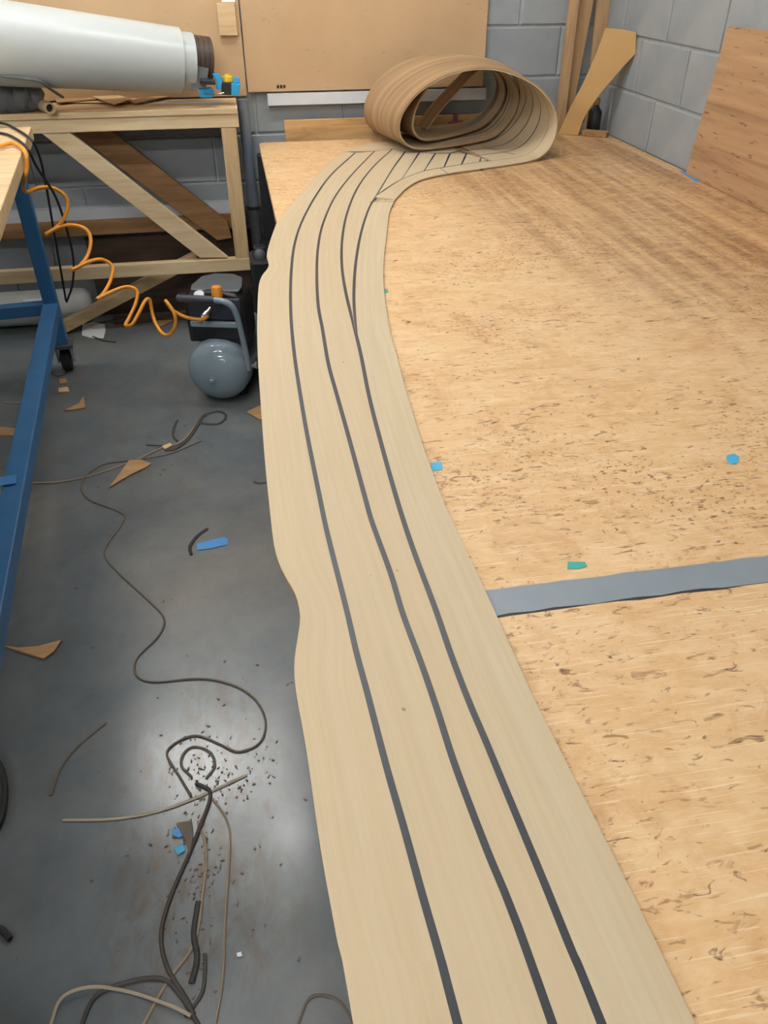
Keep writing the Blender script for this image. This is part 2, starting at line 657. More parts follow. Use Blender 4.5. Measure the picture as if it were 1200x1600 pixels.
def prof_at(p):
    lo, hi = 0, len(plen) - 1
    while hi - lo > 1:
        mid_ = (lo + hi) // 2
        if plen[mid_] <= p:
            lo = mid_
        else:
            hi = mid_
    t = (p - plen[lo]) / (plen[hi] - plen[lo])
    a, b = prof[lo], prof[hi]
    return a.lerp(b, t)


def deck(x, y, off):
    """flat layout of the sheet -> its place in the room (flat on the table, then round the roll)"""
    dx, dy = x - OX, y - OY
    p = dx * Bv.x + dy * Bv.y
    q = dx * Av.x + dy * Av.y
    if p <= 0:
        return Vector((x, y, TZ + .0006 + off))
    p = min(p, PEND - 1e-5)
    c0, a, b = prof_at(p), prof_at(max(p - .004, 0)), prof_at(min(p + .004, PEND - 1e-5))
    t = (b - a).normalized()
    X, Z = c0.x - t.y * off, c0.y + t.x * off
    # the roll opens out a little towards its far end
    wq = min(max(q + .02, 0), .66) * min(max((X + .45) / .6, 0), 1)
    X, Z = X + .30 * wq * (Z / .3), Z * (1 + .13 * wq / .45)
    P2 = Vector((OX, OY)) + Bv * X + Av * q
    return Vector((P2.x, P2.y, TZ + .0006 + Z))


def flat_pt(p, q):
    v = Vector((OX, OY)) + Bv * p + Av * q
    return Vector((v.x, v.y, 0))


def loft(name, A, B, n, m_, z0, z1, mat, parent, gap=(0, 0)):
    A, B = resample(A, n), resample(B, n)
    mb = MB()
    arc = 0
    grid = []
    for i in range(n + 1):
        a, b = A[i], B[i]
        d = b - a
        L = d.length
        if L > 1e-9:
            ga, gb = min(gap[0], L * .48), min(gap[1], L * .48)
            a, b = a + d / L * ga, b - d / L * gb
        if i:
            arc += (A[i] - A[i - 1]).length
        grid.append([(a.lerp(b, j / m_), arc, (b - a).length * j / m_) for j in range(m_ + 1)])
    W = m_ + 1
    for zz in (z1, z0):
        for row in grid:
            for pt, u_, v_ in row:
                mb.uv[len(mb.v)] = (u_, v_ + (random.random() * 0))
                mb.v.append(deck(pt.x, pt.y, zz))
    N = (n + 1) * W
    for i in range(n):
        for j in range(m_):
            k = i * W + j
            mb.f.append((k, k + W, k + W + 1, k + 1))
            mb.f.append((N + k, N + k + 1, N + k + W + 1, N + k + W))
        k = i * W
        mb.f.append((k, N + k, N + k + W, k + W))
        k = i * W + m_
        mb.f.append((k, k + W, N + k + W, N + k))
    for j in range(m_):
        mb.f.append((j, j + 1, N + j + 1, N + j))
        k = n * W + j
        mb.f.append((k, N + k, N + k + 1, k + 1))
    return mb.build(name, mat, parent, smooth=True)


def ribbon(name, pts, width, n, z0, z1, mat, parent):
    P = resample(pts, n)
    A, B = [], []
    for i, p in enumerate(P):
        t = (P[min(i + 1, n)] - P[max(i - 1, 0)]).normalized()
        nn = Vector((-t.y, t.x, 0)) * width / 2
        A.append(p - nn)
        B.append(p + nn)
    mb = MB()
    for i in range(n + 1):
        for pt in (A[i], B[i]):
            mb.v.append(deck(pt.x, pt.y, z1))
    for i in range(n + 1):
        for pt in (A[i], B[i]):
            mb.v.append(deck(pt.x, pt.y, z0))
    N = 2 * (n + 1)
    for i in range(n):
        k = 2 * i
        mb.f += [(k, k + 2, k + 3, k + 1), (k, N + k, N + k + 2, k + 2), (k + 1, k + 3, N + k + 3, N + k + 1), (N + k, N + k + 1, N + k + 3, N + k + 2)]
    mb.f += [(0, 1, N + 1, N), (2 * n, N + 2 * n, N + 2 * n + 1, 2 * n + 1)]
    return mb.build(name, mat, parent, smooth=True)


ZT = TZ + .0075


def onsheet(l):
    return [Vector((a.x, a.y, 0)) for a in (at(u, v, z=ZT) for u, v in l)]


pxL = [(552, 1600), (527, 1470), (500, 1320), (480, 1180), (465, 1095), (460, 1055), (461, 1025), (466, 992), (469, 962), (462, 930), (447, 903), (436, 880),
       (428, 850), (422, 800), (414, 720), (408, 640), (403, 560), (402, 500), (404, 450), (409, 432), (418, 420), (420, 412), (417, 401), (419, 388), (425, 368), (434, 346),
       (446, 331), (463, 311), (487, 283), (513, 257), (537, 237)]
px1 = [(715, 1600), (690, 1505), (660, 1400), (632, 1298), (603, 1196), (575, 1088), (557, 1021), (540, 948), (512, 836), (500, 780), (480, 680), (469, 616),
       (460, 555), (455, 501), (454, 453), (456, 413), (461, 379), (473, 344), (495, 304), (519, 272), (555, 239)]
px2 = [(863, 1600), (797, 1416), (760, 1326), (711, 1196), (683, 1109), (659, 1039), (629, 958), (610, 895), (582, 818), (571, 780), (544, 680), (526, 616),
       (513, 568), (504, 515), (497, 475), (495, 427), (497, 387), (505, 349), (524, 307), (551, 272), (585, 236.5)]
px3 = [(940, 1600), (895, 1491), (850, 1379), (797, 1251), (760, 1161), (732, 1095), (704, 1021), (680, 951), (645, 857), (620, 780), (592, 680), (576, 616),
       (564, 555), (553, 509), (540, 456), (534, 413), (535, 371), (543, 331), (559, 293), (583, 261), (613, 233)]
px4 = [(556, 518), (554, 493), (553, 456), (556, 411), (564, 365), (577, 325), (593, 299), (614, 264), (633, 237)]
pxR = [(1086, 1600), (992, 1405), (917, 1255), (854, 1131), (820, 1060), (774, 958), (750, 906), (708, 818), (694, 787), (662, 700), (636, 616),
       (623, 568), (609, 515), (600, 456), (599, 413), (603, 373), (608, 333), (617, 312)]
pxR2 = [(617, 312), (636, 293), (660, 280), (700, 271), (750, 264), (810, 255)]
pxmR = [(585, 308), (606, 293), (630, 279.5), (663, 267.5), (696, 261.5), (762, 251)]


def curve(l, back=True):
    P = onsheet(l)
    if back:
        d = (P[0] - onsheet([(992, 1405)])[0]) if False else (onsheet([(1086, 1600)])[0] - onsheet([(980, 1380)])[0])
        P = [P[0] + d * 4.2] + P
    return spline(P, 8)


cL, c1, c2, c3, cR = curve(pxL), curve(px1), curve(px2), curve(px3), curve(pxR)
c4 = curve(px4, False)
# flat far end and roll, in (p, q) about the roll axis
Rq = [(-.247, -.104), (-.057, -.076), (.05, -.05), (.25, -.01), (.45, .05), (.65, .12), (.85, .19), (1.0, .235), (1.2, .25), (1.35, .27), (1.5, .31), (1.65, .35), (1.8, .37), (2.05, .36), (2.2, .31), (2.35, .27),
      (2.5, .30), (2.65, .36), (2.85, .45), (3.0, .48), (3.2, .47), (3.6, .46), (5, .47)]
Lq = [(-.622, .40), (-.504, .49), (-.392, .518), (-.207, .56), (0, .55), (.2, .49), (.38, .40), (.50, .365), (.60, .43), (.70, .545), (.80, .61), (1.0, .615), (1.3, .60), (1.5, .57), (1.65, .57),
      (1.75, .60), (1.82, .635), (1.88, .63), (1.95, .605), (2.03, .60), (2.12, .62), (2.25, .63), (2.4, .60), (3.0, .58), (3.6, .57), (5, .57)]


def cut_q(tab, p0, p1, n):
    s_ = spline([(a, b, 0) for a, b in tab], 10)
    out = []
    for i in range(n + 1):
        p = p0 + (p1 - p0) * i / n
        for a, b in zip(s_, s_[1:]):
            if a.x <= p <= b.x:
                t = (p - a.x) / max(b.x - a.x, 1e-9)
                out.append((p, a.y + (b.y - a.y) * t))
                break
    return out


NQ = 260
PE = PEND - .002
rR = [flat_pt(p, q) for p, q in cut_q(Rq, -.247, PE, NQ)]
rL = [flat_pt(p, q) for p, q in cut_q(Lq, -.247, PE, NQ)]
R_all = cR[:-1] + spline(onsheet(pxR2[:5]), 8)[:-1]
L_mid = [flat_pt(p, q) for p, q in cut_q(Lq, -.622, -.247, 20)]

decking = thing('decking_sheet', (.35, 1.5, TZ), 'long teak-look decking sheet with black caulk lines, its far end rolled up', 'decking')
T0, T1, T2 = .0050, .0076, .0070
flatA = spline(onsheet(pxR2), 8)
iR = [flat_pt(*Rq[0])]
loft('backing', R_all + iR, cL[:-1] + L_mid, 300, 8, 0, T0, M['teak_back'], decking)
loft('rolled_backing', rR, rL, 420, 10, 0, T0, M['teak_back'], decking)
# the long planks that run towards the viewer
G = .004
loft('plank', cL, c1, 260, 3, T0, T1, M['teak'], decking, (0, G))
loft('plank', c1, c2, 260, 2, T0, T1, M['teak'], decking, (G, G))
loft('plank', c2, c3, 260, 2, T0, T1, M['teak'], decking, (G, G))
# split of the third line: index on c3 nearest to the fork
fork = onsheet([(556, 518)])[0]
k3 = min(range(len(c3)), key=lambda i: (c3[i] - fork).length)
loft('plank', c3[k3:], c4, 60, 1, T0, T1, M['teak'], decking, (G, G))
jt = onsheet([(583, 315)])[0]
k4 = min(range(len(c4)), key=lambda i: (c4[i] - jt).length)
loft('plank', c3[:k3 + 1] + c4[:k4 + 1], cR, 260, 2, T0, T1, M['teak'], decking, (G, 0))
# short slanting planks at the far end
mR = spline(onsheet(pxmR), 8)
diag = [((585, 308), (633, 237)), ((628, 280), (655, 239)), ((663, 266.5), (680, 240)), ((694, 261), (703, 240)), ((721, 257), (729, 240.5)), ((750, 252.5), (752, 246))]
mL2 = onsheet([(633, 237), (655, 238.5), (680, 239.2), (703, 239), (716, 236)])
DL = [onsheet(d) for d in diag]
kb = min(range(len(c4)), key=lambda i: (c4[i] - onsheet([(587, 306)])[0]).length)
DL[0] = c4[kb:]
end_line = onsheet([(762, 250.5), (712, 234)])
for a, b in zip(DL, DL[1:]):
    loft('plank', a, b, 14, 2, T0, T1, M['teak'], decking, (G, G))
loft('plank', DL[-1], [end_line[0], end_line[0].lerp(end_line[1], .3)], 8, 2, T0, T1, M['teak'], decking, (G, .001))
# margins
loft('margin_plank', R_all[len(cR) - 1:] + rR[1:], mR[:-1] + [flat_pt(p, q + .085 - .03 * min(max(p + .1, 0), 1)) for p, q in cut_q(Rq, -.149, PE, NQ)], 330, 2, T0, T1, M['teak'], decking, (0, .0012))
mL = spline(onsheet([(537, 237.5), (579, 236.6), (613, 233)]), 6)[:-1] + onsheet([(613, 233), (633, 237), (655, 238.5), (680, 239.2), (703, 239), (716, 236)])
loft('margin_plank', mL, L_mid + [flat_pt(p, q) for p, q in cut_q(Lq, -.247, -.10, 8)][1:], 40, 3, T0, T1, M['teak'], decking, (.0012, 0))


# planks that run round the roll
def qline(f, p0, n=NQ):
    out = []
    for (p, a), (_, b) in zip(cut_q(Rq, p0, PE, n), cut_q(Lq, p0, PE, n)):
        a2 = a + .085 - .03 * min(max(p + .1, 0), 1)
        out.append(flat_pt(p, a2 + (b - a2) * f))
    return out


FR = [0, .2, .4, .6, .8, 1.0]
for i in range(5):
    loft('plank', qline(FR[i], -.135 + .01 * i), qline(FR[i + 1], -.135 + .01 * i), 330, 2, T0, T1, M['teak'], decking, (.0012 if i == 0 else G, G if i < 4 else 0))
for f in FR[1:-1]:
    ribbon('caulk_line', qline(f, -.13), .0085, 330, T0, T2, M['caulk'], decking)
ribbon('caulk_line', qline(0, -.149), .003, 330, T0, T2 + .0007, M['thin_line'], decking)
# caulk lines of the long run
ribbon('caulk_line', c1, .0082, 260, T0 - .0003, T2, M['caulk'], decking)
ribbon('caulk_line', c2, .0082, 260, T0 - .0003, T2, M['caulk'], decking)
ribbon('caulk_line', c3, .0082, 260, T0 - .0003, T2, M['caulk'], decking)
ribbon('caulk_line', c4, .0082, 60, T0 - .0003, T2 - .0001, M['caulk'], decking)
for d in DL[1:]:
    ribbon('caulk_line', d, .0105, 6, T0, T2, M['caulk'], decking)
for l in (mR, mL, [end_line[0], end_line[1]], onsheet([(577, 316), (617, 315)]), onsheet([(688, 263), (699, 271)]), onsheet([(804, 242), (753, 229)])):
    ribbon('joint_line', l, .0032, 40 if len(l) > 3 else 6, T0, T1 + .0004, M['thin_line'], decking)

# ------------------------------------------------------------------ tape on the table
TT = TZ + .0004
t = at(770, 932, z=TZ)
rag = []
xs = [.20 + i * .03 for i in range(51)]
up_ = [(x, TYS + .024 + random.uniform(-.0012, .0012), TT) for x in xs]
dn_ = [(x, TYS - .026 + random.uniform(-.0022, .0022), TT) for x in reversed(xs)]
tag(MB().prism(up_ + dn_, (0, 0, .0004)).build('duct_tape', M['duct'], smooth=False), 'grey duct tape strip over the joint between the plywood sheets', 'tape')
dk = [(x, TYS - .023, TZ + .0001) for x in xs] + [(x, TYS - .0285 + random.uniform(-.0025, .0015), TZ + .0001) for x in reversed(xs)]
tag(MB().prism(dk, (0, 0, .0002)).build('glue_residue', M['trim_black']), 'black ragged glue line along the near side of the duct tape', 'glue line')


def patch(name, l, mat, label, cat, z=TT, th=.0004, **kw):
    P = [at(u, v, z=z) for u, v in l]
    return tag(MB().prism(P, (0, 0, th)).build(name, mat, **kw), label, cat)


patch('tape_scrap', [(672, 723), (690, 722), (692, 734), (676, 736)], M['tape_blue'], 'small blue tape scrap beside the decking sheet edge', 'tape')
patch('tape_scrap', [(1135, 712), (1147, 709), (1155, 714), (1153, 723), (1142, 726), (1135, 719)], M['tape_blue'], 'lone blue tape scrap in the open middle of the plywood', 'tape')
patch('tape_scrap', [(887, 878), (914, 878), (918, 885), (905, 889), (886, 889)], M['tape_teal'], 'teal tape scrap touching the grey duct tape', 'tape')
patch('tape_scrap', [(1062, 268), (1070, 267), (1101, 281), (1088, 285)], M['tape_bright'], 'blue tape strip at the table edge under the leaning plywood panel', 'tape')
patch('tape_scrap', [(600, 452), (606, 452), (607, 457), (601, 458)], M['tape_teal'], 'tiny teal tape speck at the edge of the decking bend', 'tape')

# ------------------------------------------------------------------ panels, cleat and boards on the back wall
tag(MB().box((-.68, WB - .010, 1.60), (1.512, .018, 1.28)).build('wall_panel', M['mdf'], bevel=.002), 'tan fibreboard panel on the wall behind the white roll', 'panel')
wp = thing('wall_panel', (.62, WB - .014, .985), 'tan fibreboard panel on the wall above the grey channel', 'panel')
MB().box((.622, WB - .016, 1.60), (1.08, .024, 1.25)).build('board', M['mdf'], wp, bevel=.002)
for k in range(3):
    MB().box((.215 + .014 * k, WB - .029, .995), (.010, .003, .012)).build('staple', M['black'], wp)
tag(MB().box((.022, WB - .032, 1.25), (.075, .022, .115)).build('wood_block', M['pine_top'], bevel=.002), 'small square wooden block fixed to the wall panel', 'block')
tag(MB().box((.035, WB - .0235, 1.375), (.055, .002, .13)).build('paper_sheet', M['white_paper']), 'white paper pinned above the small wooden block', 'paper')


def channel(name, x0, x1, z0, z1, label):
    t_ = thing(name, ((x0 + x1) / 2, WB - .02, z0), label, 'channel')
    MB().box(((x0 + x1) / 2, WB - .004, (z0 + z1) / 2), (x1 - x0, .006, z1 - z0)).build('web', M['zinc'], t_)
    for z in (z0 + .003, z1 - .003):
        MB().box(((x0 + x1) / 2, WB - .021, z), (x1 - x0, .034, .006)).build('flange', M['zinc'], t_)
    MB().box(((x0 + x1) / 2, WB - .039, (z0 + z1) / 2), (x1 - x0, .004, z1 - z0)).build('face', M['zinc'], t_)
    return t_


channel('metal_channel', .165, 1.175, .922, .968, 'pale grey metal channel under the wall panel behind the roll')
channel('metal_channel', -2.4, -.02, .468, .520, 'pale grey metal channel low on the wall behind the wooden bench')
tb = thing('plywood_strip', (.73, 3.87, .4), 'plywood board standing behind the far table edge', 'board')
MB().box((.735, 3.868, .63), (1.01, .018, .47)).build('board', M['ply_edge'], tb, bevel=.002)
p = at(592, 199, y=3.857)
MB().box(p, (.055, .002, .04)).build('tape_patch', M['duct'], tb)
p = at(712, 194, y=3.84)
rt = thing('spring_clamp', (p.x, 3.84, .80), 'red clamp gripping the board behind the rolled decking', 'clamp')
MB().box((p.x, 3.8675, .8675), (.022, .040, .005)).build('jaw_bridge', M['red'], rt)
MB().box((p.x, 3.850, .850), (.022, .010, .032)).build('jaw', M['dark_grey'], rt, bevel=.002)
MB().tube([(p.x - .045, 3.842, .815), (p.x - .03, 3.842, .828), (p.x + .03, 3.843, .832), (p.x + .048, 3.843, .826)], [.009, .014, .014, .010], 10).build('handle', M['red'], rt, smooth=True)

# timber leaning in the corner behind the table
for (ua, ub, la, lb, dp, yb, yt, lab) in ((883, 897, 868, 880, .034, 3.815, 3.86, 'pale timber batten in the corner, nearest the rolled decking'),
                                  (904, 925, 880, 893, .026, 3.862, 3.892, 'timber batten in the corner, the middle one of three'),
                                  (932, 955, 922, 941, .018, 3.90, 3.915, 'timber batten in the corner, closest to the side wall')):
    top0, top1 = at(ua, 0, y=3.90), at(ub, 0, y=3.90)
    b0, b1 = at(la, 173, y=3.86), at(lb, 173, y=3.86)
    ax = (top0 + top1) / 2
    bx_ = (b0 + b1) / 2
    d = (ax - bx_) / (ax.z - bx_.z)
    lo = bx_ + d * (0.0 - bx_.z)
    hi = bx_ + d * (1.75 - bx_.z)
    w_ = (top1 - top0).length * .92
    lo.y, hi.y = yb, yt
    tag(MB().beam(lo, hi, w_, dp, up=(0, 1, 0)).build('timber_batten', M['timber'], bevel=.002), lab, 'timber', 'timber battens in the corner')

# shaped fibreboard offcut standing in the corner on the table
def corner(u, v):
    d = ray(u, v)
    k, y0, x0 = .80, 3.755, 1.49                                  # vertical plane Y = y0 - k (X - x0)
    t_ = (y0 + k * x0) / (d[1] + k * d[0])
    return Vector((d[0] * t_, d[1] * t_, EYE + d[2] * t_))


pts = [corner(*q) for q in ((872, 210), (890, 170), (911, 130), (930, 88), (946, 44), (970, 46), (994, 51), (993, 84), (975, 103), (957, 124), (938, 146), (922, 168), (911, 188), (903, 209))]
for q in pts:
    q.z = max(q.z, TZ + .001)
pts[0].z = pts[-1].z = TZ + .001
nrm = Vector((.62, .78, 0)).normalized() * .012
tag(MB().prism(pts, nrm).build('shaped_offcut', M['mdf2'], bevel=.001), 'yellowish fibreboard offcut with a curved side leaning in the corner', 'offcut')
tag(MB().beam((1.60, 3.70, TZ + .012), (1.69, 3.63, TZ + .012), .05, .022).build('wood_offcut', M['pine_old'], bevel=.002), 'small brown wood block lying in the far table corner', 'offcut')
bt = thing('dark_bottle', (1.665, 3.745, TZ), 'small dark bottle standing in the corner behind the shaped offcut', 'bottle')
MB().lathe((1.665, 3.745, TZ + .0005), (0, 0, 1), [(0, .028), (.004, .031), (.09, .031), (.11, .014), (.12, .012)], 18).build('body', M['black'], bt, smooth=True)
MB().lathe((1.665, 3.745, TZ + .12), (0, 0, 1), [(0, .015), (.025, .015), (.027, .012)], 16).build('cap', M['offcut'], bt, smooth=True)

# plywood panel leaning on the right wall
y0, y1 = 2.90, 1.75
lean = [(WR - .036, y0, TZ + .001), (WR - .036, y1, TZ + .001), (WR - .024, y1 - .02, TZ + .50), (WR - .024, y0 - .045, TZ + .485)]
tag(MB().prism(lean, (.018, 0, .0015)).build('leaning_panel', M['ply_wall'], bevel=.0015), 'reddish streaked plywood panel leaning on the side wall', 'panel')

# ------------------------------------------------------------------ wooden bench by the back wall
YF, YB = 3.63, 3.90
bench = thing('timber_bench', (-.6, 3.76, 0), 'pale pine timber bench with diagonal braces against the back wall', 'bench')
BX0, BX1 = -1.75, .025
MB().box(((BX0 + BX1) / 2, (YF + YB) / 2 - .004, .945), (BX1 - BX0, YB - YF + .008, .022)).build('bench_top', M['pine_top'], bench, bevel=.002)
MB().box(((BX0 + BX1) / 2, YF + .019, .915), (BX1 - BX0, .038, .066)).build('top_rail', M['pine'], bench, bevel=.003)
MB().box(((BX0 + BX1) / 2, YB - .019, .905), (BX1 - BX0, .038, .056)).build('top_rail', M['pine_old'], bench, bevel=.003)
MB().box(((BX0 + BX1) / 2, YF + .019, .303), (BX1 - BX0, .038, .058)).build('bottom_rail', M['pine'], bench, bevel=.003)
MB().box(((BX0 + BX1) / 2 - .02, YB - .019, .435), (BX1 - BX0, .030, .065)).build('bottom_rail', M['pine_old'], bench, bevel=.003)
for x in (-.020, BX0 + .05):
    MB().box((x, YF + .022, .607), (.064, .038, .55)).build('post', M['pine_z'], bench, bevel=.003)
    MB().box((x, YF + .075, .44), (.06, .05, .88)).build('leg', M['pine_dark'], bench, bevel=.003)
    MB().box((x, YB - .062, .44), (.06, .05, .88)).build('leg', M['pine_dark'], bench, bevel=.003)
MB().box((-.02, (YF + YB) / 2 + .01, .385), (.05, .20, .045)).build('end_rail', M['veneer'], bench, bevel=.003)


def brace(pl, y, th, mat):
    P = [at(u, v, y=y) for u, v in pl]
    MB().prism(P, (0, th, 0)).build('brace', mat, bench, bevel=.003)


brace([(50, 197), (96, 197), (357, 403), (312, 403)], YF + .006, .028, M['pine'])
brace([(108, 203), (172, 203), (356, 347), (362, 372), (340, 376)], YB - .072, .03, M['pine_old'])

# bits under the bench
tag(MB().beam((-.91, 3.70, .028), (-.24, 3.84, .285), .045, .05).build('loose_batten', M['pine_top'], bevel=.002), 'loose pale batten propped from the floor to the wall under the bench', 'batten')
tag(MB().box((-.36, 3.912, .19), (.78, .018, .38)).build('dark_plank', M['pine_dark'], bevel=.002), 'dark stained board on edge, heightened to stand in for shade under the bench', 'plank')  # board drawn taller so its dark colour gives the wall shade here
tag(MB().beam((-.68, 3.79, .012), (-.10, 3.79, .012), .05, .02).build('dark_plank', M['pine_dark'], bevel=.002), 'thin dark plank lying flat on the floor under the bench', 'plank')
wb = thing('sheeting_roll', (-1.1, 3.83, 0), 'white plastic sheeting roll on the floor under the bench', 'roll')
a_, b_ = at(30, 457, y=3.72), at(137, 455, y=3.72)
zc = .085
MB().lathe((-1.64, 3.835, zc), (1, 0, 0), [(0, .06), (.01, .08), (.80, .082), (.84, .078), (.865, .055), (.87, .03)], 22).build('roll_body', M['bag'], wb, smooth=True)
MB().box((-1.02, 3.760, zc + .045), (.09, .004, .05), rot=Matrix.Rotation(R(-35), 3, 'X')).build('paper_label', M['white_paper'], wb)

# ------------------------------------------------------------------ things on the bench
BZ = .9565
wr = thing('vinyl_roll', (-.5, 3.66, BZ), 'large white vinyl roll lying on the pine bench', 'roll')
e1, e0 = at(280, 95, y=3.73), at(-160, 52, y=3.50)
ax = (e1 - e0)
LN = ax.length
ax.normalize()
ra, rb = .118, .155
prof_o = [(0, rb), (LN, ra), (LN, ra - .003), (LN - .03, ra - .006)]
MB().lathe(e0, ax, prof_o, 40).build('outer_layer', M['white_vinyl'], wr, smooth=True)
mb = MB()
n_, l0, l1 = 40, LN - .05, LN + .052
mb.lathe(e0, ax, [(l0, ra - .012), (l1, ra - .013), (l1, ra - .019), (l0, ra - .021)], 40)
mb.build('inner_layer', M['white_vinyl'], wr, smooth=True)
core = e0 + ax * (LN - .03) + Vector((0, 0, .012))
sprl = []
u_ = ax.orthogonal().normalized()
b_ = ax.cross(u_)
MB().lathe(core, ax, [(0, .085), (.155, .085), (.158, .080), (.158, .060), (.10, .058)], 32).build('brown_core', M['brown_roll'], wr, smooth=True)['label'] = 'dark brown rolled core'
for k in range(3):
    MB().lathe(core, ax, [(.098 + k * .02, .0862), (.102 + k * .02, .0862)], 32).build('core_line', M['black'], wr)
pf = at(300, 103, y=3.66)
MB().prism([at(298, 101, y=3.66), at(326, 107, y=3.66), at(322, 138, y=3.66), at(299, 139, y=3.66)], (0, .003, 0)).build('loose_flap', M['grey_cloth'], wr)['label'] = 'grey loose flap'

gc = thing('fabric_bundle', (-.9, 3.60, BZ), 'grey folded fabric bundle under the end of the white roll', 'fabric')
pl = spline([at(-90, 150, y=3.68), at(-30, 146, y=3.66), at(10, 138, y=3.66), at(40, 131, y=3.68), at(62, 128, y=3.70)], 6)
rr = [.05 + .008 * math.sin(i * 1.3) - .03 * max(0, (i / len(pl) - .6)) for i in range(len(pl))]
for q, r_ in zip(pl, rr):
    q.z = BZ + r_ * .92
MB().tube(pl, rr, 14).build('folded_roll', M['grey_cloth'], gc, smooth=True)
pl = spline([at(0, 118, y=3.47), at(35, 122, y=3.47), at(62, 127, y=3.49), at(80, 140, y=3.55), at(97, 151, y=3.60)], 6)
MB().tube(pl, .012, 10, flat=.45).build('strap', M['grey_cloth'], gc, smooth=True)

ct = thing('cardboard_tube', at(68, 150, y=3.60), 'short cardboard tube lying on the bench top', 'tube')
a_, b_ = at(74, 150, y=3.585), at(56, 138, y=3.70)
a_.z = BZ + .023
b_.z = BZ + .023
d_ = (b_ - a_)
LNt = d_.length
d_.normalize()
MB().lathe(a_, d_, [(.03, .0145), (0, .015), (0, .0215), (LNt, .0215), (LNt, .0145)], 24, False).build('tube_wall', M['card'], ct, smooth=True)
MB().lathe(a_, d_, [(.022, .0147), (.024, .0147)], 20).build('tube_shade_disc', M['black'], ct)  # black disc stands in for the shade down the tube's hollow

for l, z_, mat, lab in (([(120, 142), (150, 141), (206, 155), (178, 164)], .016, 'veneer', 'broad pale veneer offcut on top of the bench pile'),
                        ([(85, 155), (130, 147), (160, 150), (150, 156), (90, 161)], .010, 'offcut', 'pale curved veneer offcut beside the cardboard tube'),
                        ([(110, 161), (150, 152), (224, 154), (200, 161)], .004, 'veneer', 'flat veneer offcut at the bottom of the bench pile'),
                        ([(200, 158), (255, 149), (282, 147), (262, 152), (212, 162)], .009, 'offcut', 'thin pointed veneer sliver on the bench pile')):
    P = [at(u, v, z=BZ + z_) for u, v in l]
    tag(MB().prism(P, (0, 0, .003)).build('veneer_offcut', M[mat]), lab, 'offcut', 'veneer offcuts on the bench')
P = [at(u, v, z=BZ) for u, v in ((215, 159), (345, 159), (347, 162), (235, 162))]
tag(MB().prism(P, (0, 0, .0015)).build('metal_rule', M['zinc']), 'thin pale metal strip along the front of the bench', 'strip')

tl = thing('tape_dispenser', at(345, 148, y=3.72), 'blue and black tape dispenser with a yellow reel on the bench end', 'dispenser')
Y_ = 3.70


def tpoly(name, l, mat, th=.03, y=Y_, **kw):
    MB().prism([at(u, v, y=y) for u, v in l], (0, th, 0)).build(name, M[mat], tl, bevel=.003, **kw)


tpoly('base', [(309, 140), (330, 139), (336, 147), (332, 153), (313, 153)], 'cyan', .06, 3.66)
tpoly('handle', [(311, 124), (336, 126), (337, 133), (312, 132)], 'black', .05, 3.60)
tpoly('bracket', [(331, 115), (342, 116), (348, 127), (345, 140), (337, 139), (339, 128)], 'cyan', .05, 3.68)
tpoly('housing', [(346, 128), (362, 129), (362, 149), (346, 148)], 'black', .06, 3.68)
tpoly('side_plate', [(361, 130), (376, 131), (373, 149), (361, 149)], 'cyan', .05, 3.68)
tpoly('side_cap', [(366, 121), (374, 122), (374, 130), (365, 130)], 'cyan', .04, 3.69)
q = at(356, 127, y=3.71)
MB().lathe(q, (0, 0, 1), [(0, .022), (.018, .022), (.020, .010), (.026, .010)], 18).build('reel', M['yellow'], tl, smooth=True)
q = at(326, 148, y=3.658)
MB().tube([at(318, 146, y=3.655), at(333, 148, y=3.655), at(350, 145, y=3.655)], .002, 6).build('blade', M['steel'], tl)

# ------------------------------------------------------------------ grey pole and black stand between bench and table
pole = thing('metal_pole', (.055, 3.80, 0), 'grey painted metal pole standing between the bench and the table', 'pole')
MB().tube([(.055, 3.80, .52), (.052, 3.82, .96)], .024, 16).build('upper_tube', M['pole'], pole, smooth=True)
MB().tube([(.058, 3.78, .001), (.055, 3.80, .52)], .027, 16).build('lower_tube', M['dark_grey'], pole, smooth=True)
MB().lathe((.055, 3.80, .505), (0, .03, 1), [(0, .029), (.012, .029)], 18).build('collar', M['black'], pole, smooth=True)

stand = thing('black_stand', (.10, 3.35, 0), 'black equipment stand with a round bolt beside the compressor', 'stand')
MB().box((.115, 3.72, .38), (.05, .05, .755)).build('column', M['black'], stand, bevel=.006)
MB().box((.095, 3.45, .2), (.17, .16, .40)).build('housing', M['black'], stand, bevel=.015)
MB().box((.105, 3.60, .36), (.08, .25, .05)).build('arm', M['black_rubber'], stand, bevel=.006)
MB().lathe((.056, 3.372, .425), (-.1, -1, .3), [(0, .024), (.012, .024), (.018, .016)], 16).build('bolt', M['dark_grey'], stand, smooth=True)
MB().box((.06, 3.45, .415), (.05, .05, .05)).build('bracket', M['black'], stand, bevel=.006)
MB().beam((.035, 3.40, .404), (.075, 3.40, .402), .006, .006).build('pin', M['steel'], stand)

# ------------------------------------------------------------------ compressor
CA = R(-15)                                                       # the tank's long side points away and to the right
CO = Vector((-.155, 2.885, 0))
RZ = Matrix.Rotation(CA, 3, 'Z')


def cw(x, y, z):
    return CO + RZ @ Vector((x, y, z))


